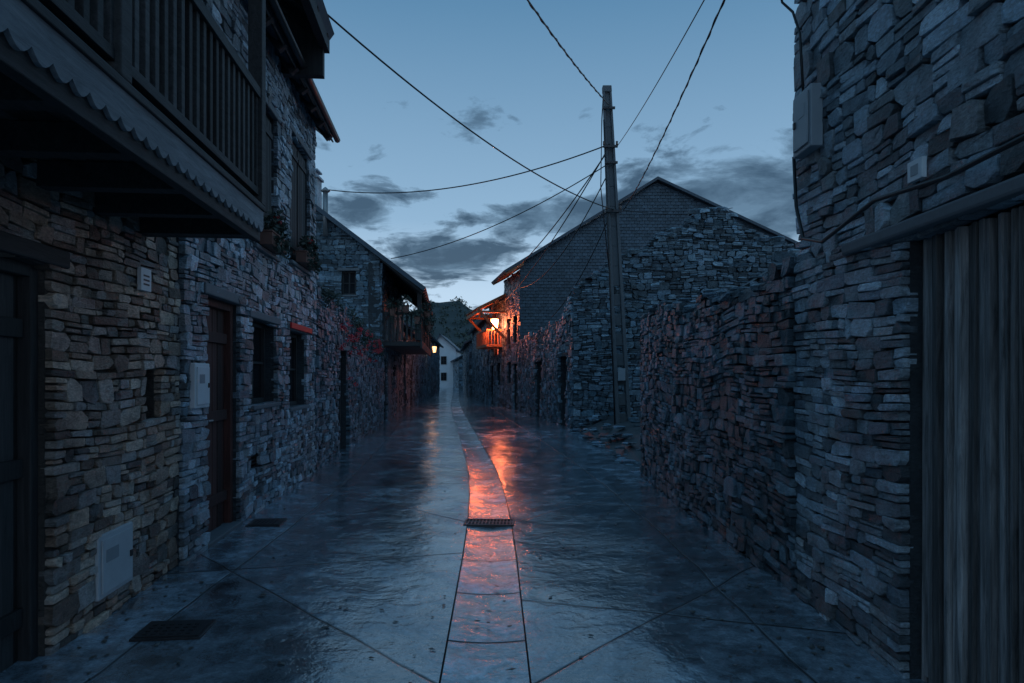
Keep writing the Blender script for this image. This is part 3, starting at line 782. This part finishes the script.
WU=thing('ruined_house','roofless ruined stone house with broken gable top','ruin',(4,19,0))
FU=Frame((0,19),(1,0),(0,-1))
hp=[(1.7,3.9),(2.05,4.2),(2.6,4.5),(3.2,4.95),(3.7,5.05),(4.3,5.55),(4.9,5.75),(5.2,6.2),(6.0,6.3),(6.25,5.8),(6.9,5.45),(7.6,5.3),(8.2,4.7),(9.2,4.3)]
m=MB();masonry(m,FU,1.7,9.2,-.1,6.5,[(6.55,7.15,3.6,4.3)],h=hp,ch=(.08,.20),sw=(.11,.42),dep=.06,seed=81,rag=.12,wave=.03,thick=.6,bulge=.03,gap=.008)
FS=Frame((1.7,19),(-.135,1),(-1,-.135))
hs=[(0,3.9),(.8,3.6),(1.6,3.3),(4,3.2),(6,3.1),(8,3.15),(10,3.05)]
masonry(m,FS,0.01,9.95,0,4,[(.8,1.8,.0,2.15),(5,6,.0,2.1)],h=hs,ch=(.11,.24),sw=(.15,.45),dep=.06,seed=82,rag=.08,wave=.03,thick=.5,bulge=.03)
R=random.Random(6)
for i in range(170):
    u=R.uniform(1.75,8.2);rock(m,u,19.3+R.uniform(-.25,.25),interp(hp,u)+R.uniform(-.12,.05),R.uniform(.07,.2),R)
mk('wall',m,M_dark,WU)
door(WU,FS,.8,1.8,0,2.15,-.25,M_wood,M_woodY,seed=4);door(WU,FS,5,6,0,2.1,-.25,M_wood,M_woodY,seed=14)
WS=thing('rubble_wall','broken stone wall stub behind the street wall','stone wall',(5.5,13,0))
FT=Frame((0,13.5),(1,0),(0,-1))
m=MB();masonry(m,FT,3.4,9,0,4.5,(),h=[(3.4,2.7),(4.0,3.2),(4.6,3.4),(5.2,3.8),(6,4.0),(7,4.2),(9,4.1)],ch=(.10,.22),sw=(.14,.46),dep=.07,seed=91,rag=.1,wave=.03,thick=.5,bulge=.03)
mk('wall',m,M_dark,WS)

# big slate house
H6=thing('slate_house','large house with slate clad gable and wide roof','house',(3,29,0))
gx=[(.35,6.35),(6.15,9.8),(12.0,7.15)]
m=MB()
m.add([(.35,29.02,0),(12,29.02,0),(12,29.02,7.1),(6.15,29.02,9.75),(.35,29.02,6.3),(.35,29.4,0),(12,29.4,0),(12,29.4,7.1),(6.15,29.4,9.75),(.35,29.4,6.3)],[(0,1,2,3,4),(5,9,8,7,6)])
FHs=Frame((.35,29),(-.193,1),(-1,-.193))
masonry(m,FHs,.03,3.6,0,6.1,[(.6,1.4,0,2.1),(2.0,2.8,1.2,2.2),(.6,1.4,3.0,4.2),(2.1,2.9,3,4.2)],ch=(.15,.3),sw=(.2,.55),dep=.05,seed=101,lod=1)
mk('wall',m,M_dark,H6)
m=MB();m.box(W,1.2,11.9,-.02,5.6,29.5,32.5);mk('rear_wall',m,M_grey,H6)
R=random.Random(77);m=MB();z=1.8;row=0;SW=.22;SH=.135
while z<9.85:
    x=.35-(row%2)*SW/2
    while x<12:
        xe=min(x+SW,12);xs=max(x,.35)
        hh=interp(gx,(xs+xe)/2)
        if xe-xs>.05 and z<hh:
            za,zb=min(z+SH+.06,interp(gx,xs)),min(z+SH+.06,interp(gx,xe))
            za=max(za,z+.005);zb=max(zb,z+.005);a=R.uniform(-.008,.008);dz=R.uniform(-.010,.010)
            m.hexa([(xs+.008,28.955+a,z+dz),(xe-.008,28.955-a,z+dz*.3),(xe-.008,28.97-a,z+dz*.3),(xs+.008,28.97+a,z+dz),(xs+.008,28.993,za),(xe-.008,28.993,zb),(xe-.008,29.012,zb),(xs+.008,29.012,za)],(R.random(),R.random(),1))
        x+=SW
    z+=SH;row+=1
mk('slate_cladding',m,M_slate,H6)
window(H6,FHs,2.0,2.8,1.2,2.2);window(H6,FHs,.6,1.4,3.0,4.2);window(H6,FHs,2.1,2.9,3,4.2,glass=M_roomred)
door(H6,FHs,.6,1.4,0,2.1,-.2,M_wood,seed=2)
m=MB()
m.slab([(-.32,28.75,6.02),(-1.0,32.6,6.02),(6.15,32.6,9.97),(6.15,28.75,9.97)],.11)
m.slab([(12.5,28.75,7.0),(12.5,32.6,7.0),(6.15,32.6,9.97),(6.15,28.75,9.97)],.109)
rf=mk('roof',m,M_slate,H6)
m=MB()
for i in range(8):
    y=28.85+i*.5;xo=-.30-(y-28.75)*.184
    m.beam((xo+.05,y,5.90),(xo+.8,y,6.30),.045,.055)
m.slab([(-.26,28.8,5.94),(-.93,32.5,5.94),(-.1,32.5,6.42),(.55,28.8,6.42)],.03)
mk('rafters',m,M_wooda,rf)
# wooden canopy on the narrow house, its lantern hangs underneath
m=MB();CW=1.3
m.slab([FK.p(-.6,4.76,CW+.05),FK.p(3.4,4.76,CW+.05),FK.p(3.4,5.45,.0),FK.p(-.6,5.45,.0)],.05)
for i in range(11):
    u=-.55+i*.39;m.beam(FK.p(u,5.35,.02),FK.p(u,4.67,CW),.03,.05)
m.box(FK,-.6,3.4,4.50,4.66,CW-.14,CW)
for u in(-.5,3.3):
    m.box(FK,u-.045,u+.045,4.52,4.62,.0,CW-.14)
    m.beam(FK.p(u+.0,3.35,.04),FK.p(u,4.54,CW-.1),.06,.06);m.beam(FK.p(u,4.6,.65),FK.p(u,5.1,.5),.04,.04)
cn=mk('canopy',m,M_wooda,H7,.008)
m=MB()
m.box(FK,.1,3.3,2.95,3.07,0,.8)
m.box(FK,.1,3.3,3.72,3.80,.74,.80)
for i in range(22):
    u=.14+i*.15;m.box(FK,u-.02,u+.02,3.07,3.72,.75,.79)
for i in range(5):
    w=.1+i*.15;m.box(FK,.1,.14,3.07,3.72,w-.02,w+.02)
m.box(FK,.1,.15,3.72,3.795,0,.74)
mk('balcony',m,M_wooda,H7,.004)
def lantern(p,back,scale,glow,lab,power,col):
    th=thing('street_lamp',lab,'street lamp',p,'lit wall lanterns')
    x,y,z=p;s=scale;m=MB()
    m.tube([back,(back[0]+(x-back[0])*.4,back[1]+(y-back[1])*.4,z+.62*s),(x,y,z+.58*s),(x,y,z+.42*s)],.022*s,6);mk('bracket',m,M_metal,th)
    m=MB();m.tube([(x,y,z+.44*s),(x,y,z+.38*s),(x,y,z+.24*s),(x,y,z+.22*s)],.1,8,rr=[.02*s,.06*s,.11*s,.11*s]);m.tube([(x,y,z-.22*s),(x,y,z-.17*s)],.1,8,rr=[.05*s,.06*s])
    for k in range(4):
        a=k*1.5708+.785;m.beam((x+math.cos(a)*.10*s,y+math.sin(a)*.10*s,z-.18*s),(x+math.cos(a)*.15*s,y+math.sin(a)*.15*s,z+.23*s),.007*s)
    mk('lamp_cap',m,M_metal,th)
    m=MB();m.tube([(x,y,z-.16*s),(x,y,z+.21*s)],.1,8,rr=[.09*s,.14*s]);mk('lamp_glass',m,glow,th,0,True)
    l=bpy.data.lights.new('lamp_light','POINT');l.energy=power;l.color=col;l.shadow_soft_size=.08*s
    lo=bpy.data.objects.new('lamp_light',l);COL.objects.link(lo);lo.parent=th;lo.location=(0,0,.02*s)
lantern(FK.p(-.2,3.98,.45),FK.p(-.2,4.6,.45),1.25,M_glow,'orange glowing lantern hanging under a wooden canopy',150,(1,.20,.09))
lantern((-4.95,43.5,3.2),(-5.5,43.5,3.5),1.0,M_glow2,'small warm wall lantern on a dark stone house',6,(1,.5,.25))

# ------------------------------------------------------------ pole
PT=thing('utility_pole','tall weathered concrete utility pole carrying many cables','utility pole',(2.74,17,.4))
m=MB()
def pp(t,dx,dy):
    h=8.4;x=2.76-.40*t;z=.35+t*h;k=1-.45*t
    return (x+dx*k,17+dy*k,z)
def tap(m,x0,x1,y0,y1,t0=0,t1=1):
    a=[pp(t0,x0,y0),pp(t0,x1,y0),pp(t0,x1,y1),pp(t0,x0,y1)];b=[pp(t1,x0,y0),pp(t1,x1,y0),pp(t1,x1,y1),pp(t1,x0,y1)]
    m.hexa(a+b)
tap(m,-.19,-.10,-.15,.15);tap(m,.10,.19,-.15,.15)
for i in range(17):
    t0=i/17;tap(m,-.102,.102,-.06,.06,t0,t0+(.035 if i<7 else .0588))
tap(m,-.20,.20,-.16,.16,.985,1.004)
mk('post',m,M_conc,PT,.012)
for z,l in((8.2,.16),(7.25,.18),(6.85,.16),(5.65,.2)):
    t=(z-.35)/8.4;c=pp(t,0,0);m=MB();m.box(W,c[0]-l,c[0]+l,z-.03,z+.03,16.84,16.89);mk('bracket',m,M_metal,PT,.004)
for z,dx in((7.25,-.16),(7.25,.16),(5.65,-.17),(5.65,.17)):
    t=(z-.35)/8.4;c=pp(t,0,0);x=c[0]+dx;m=MB();m.tube([(x,16.865,z+.03),(x,16.865,z+.06),(x,16.865,z+.08),(x,16.865,z+.11),(x,16.865,z+.13)],.05,8,rr=[.02,.035,.02,.035,.015]);mk('insulator',m,M_ceram,PT,0,True)
m=MB();m.tube([pp(.0,-.22,-.16),pp(.5,-.22,-.18),pp(.9,-.22,-.2)],.02,6);m.tube([pp(.45,-.22,-.18),pp(.7,-.42,-.2),pp(.9,-.30,-.2),pp(.97,-.2,-.16)],.014,6);mk('riser_cable',m,M_cable,PT,0,True)
m=MB();c=pp(.15,0,-.17);m.box(W,c[0]-.09,c[0]+.09,c[2]-.15,c[2]+.15,c[1]-.05,c[1]);mk('fuse_box',m,M_greybox,PT,.01)
cable('overhead_cable','black cable from the house eave to the pole',(-2.42,8.7,6.25),(2.5,16.84,5.68),.35,.013)
cable('overhead_cable','sagging black cable from the flue to the pole',(-5.7,21.2,7.35),(2.42,16.84,7.3),.5,.016)
cable('overhead_cable','thin cable from the gallery eave to the pole',(-3.9,22,5.35),(2.44,16.84,6.85),.35,.013)
cable('overhead_cable','thick twisted cable crossing above the street',(-1.9,2.0,5.75),(2.4,16.82,8.25),.28,.014,twist=True)
cable('overhead_cable','thick cable from the barn eave to the pole',(2.0,4.5,5.5),(2.75,16.84,5.66),.22,.010,twist=True)
cable('overhead_cable','thin cable from the barn corner to the pole',(1.98,4.75,5.4),(2.6,16.84,7.25),.12,.008)
cable('overhead_cable','cable from the pole to the slate house eave',(2.42,17.15,7.25),(-.1,28.9,5.85),.25,.018)
cable('overhead_cable','slack cable from the pole to the slate house wall',(2.5,17.15,6.85),(.3,28.9,5.3),.75,.016)
cable('overhead_cable','low cable from the pole along the stone wall',(2.5,17.15,5.7),(1.3,22.3,3.5),.3,.014)
cable('overhead_cable','long cable along the street to far houses',(2.42,17.15,7.3),(-1.5,37.5,4.9),.7,.018)
cable('overhead_cable','thin cable from the pole over the ruin',(2.7,17.1,5.75),(6.2,19.2,6.3),.15,.010)

# ------------------------------------------------------------ hills
m=MB();R=random.Random(2);nx,ny=150,40
def hz(x,y):
    s=(y-125)/140
    pr=interp([(-200,30),(-90,20),(-45,21),(-34,25),(-24,26.5),(-16,25.5),(-8,23),(2,19.5),(12,16),(30,10),(120,16),(250,28)],x*225/ max(y,1)*1.0)
    return pr*max(0,min(1,s*1.25))**1.2*(1+.04*math.sin(x*.21)+.03*math.sin(x*.53+y*.1)+.02*math.sin(x*1.7+y*.4))
for j in range(ny+1):
    for i in range(nx+1):
        x=-220+480*i/nx;y=122+150*j/ny;m.v.append((x,y,-.1+hz(x,y)));m.t.append((.5,.5,1))
for j in range(ny):
    for i in range(nx):
        a=j*(nx+1)+i;m.f.append((a,a+1,a+nx+2,a+nx+1))
o=mk('hill',m,M_hill,None,0,True);o['kind']='structure'
m=MB()
for i in range(1100):
    x=R.uniform(-75,25);y=R.uniform(150,262);z=hz(x,y);s=R.uniform(.4,1.3)
    leaves(m,(x,y,z+s*.5),(s*1.3,s*1.3,s*.8),12,R,(.2,.55))
o=mk('distant_wood',m,M_leafd);o['kind']='stuff'

# ------------------------------------------------------------ world
w=bpy.data.worlds.new('World');sc.world=w;w.use_nodes=True;nt=w.node_tree
t=NT.__new__(NT);t.n=nt;bg=nt.nodes['Background']
tc=nt.nodes.new('ShaderNodeTexCoord').outputs['Generated']
sp=nt.nodes.new('ShaderNodeSeparateXYZ');nt.links.new(tc,sp.inputs[0]);X,Y,Z=sp.outputs
Zc=t.math('MAXIMUM',Z,0.0)
grad=t.ramp(Zc,[(0.0,(.54,.70,.86)),(.12,(.44,.60,.77)),(.22,(.245,.405,.58)),(.48,(.092,.22,.375)),(1.0,(.065,.19,.35))])
den=t.math('ADD',Zc,.16)
cb=nt.nodes.new('ShaderNodeCombineXYZ')
nt.links.new(t.math('DIVIDE',X,den),cb.inputs[0]);nt.links.new(t.math('DIVIDE',Y,den),cb.inputs[1]);cb.inputs[2].default_value=5.3
n=t.noise(cb.outputs[0],3.6,9,.60,.35)
def blob(x0,z0,rx,rz):
    a=t.math('DIVIDE',t.math('SUBTRACT',X,x0),rx);b=t.math('DIVIDE',t.math('SUBTRACT',Z,z0),rz)
    d=t.math('SQRT',t.math('ADD',t.math('MULTIPLY',a,a),t.math('MULTIPLY',b,b)))
    return t.math('SUBTRACT',1.0,d,clamp=True)
bs=t.math('ADD',t.math('MULTIPLY',blob(.31,.225,.27,.12),1.25),t.math('MULTIPLY',blob(-.09,.168,.12,.045),1.25))
bs=t.math('ADD',bs,t.math('MULTIPLY',blob(-.2,.225,.14,.045),.8));bs=t.math('ADD',bs,t.math('MULTIPLY',blob(.05,.225,.15,.05),1.0))
hi=t.ramp(Zc,[(.27,0.0),(.40,1.0)])
cm=t.math('SUBTRACT',t.math('ADD',n,t.math('MULTIPLY',bs,.33)),t.math('MULTIPLY',hi,.10))
mask=t.ramp(cm,[(.57,0.0),(.64,.65),(.73,.97)])
ccol=t.mix(t.ramp(n,[(.40,0.0),(.58,1.0)]),(.10,.185,.285),(.036,.08,.14))
c1=t.mix(mask,grad,ccol)
sky=nt.nodes.new('ShaderNodeTexSky');sky.sky_type='NISHITA';sky.sun_disc=False;sky.sun_elevation=math.radians(1.0);sky.sun_rotation=math.radians(160)
c2=t.mix(.01,c1,sky.outputs[0],'ADD')
nt.links.new(c2,bg.inputs[0]);bg.inputs[1].default_value=1.12
sl=bpy.data.lights.new('Sun','SUN');sl.energy=.2;sl.angle=math.radians(30);sl.color=(.42,.75,1.0)
so=bpy.data.objects.new('Sun',sl);COL.objects.link(so);so.rotation_euler=(math.radians(38),math.radians(4),math.radians(-5))

# ------------------------------------------------------------ camera
cam=bpy.data.cameras.new('Camera');cam.lens=24;cam.sensor_width=36;cam.shift_y=.0327;cam.clip_end=2000;cam.clip_start=.05
co=bpy.data.objects.new('Camera',cam);COL.objects.link(co);co.location=(0,0,1.6);co.rotation_euler=(math.radians(90),0,0);sc.camera=co
sc.view_settings.view_transform='Standard';sc.view_settings.look='None';sc.view_settings.exposure=0
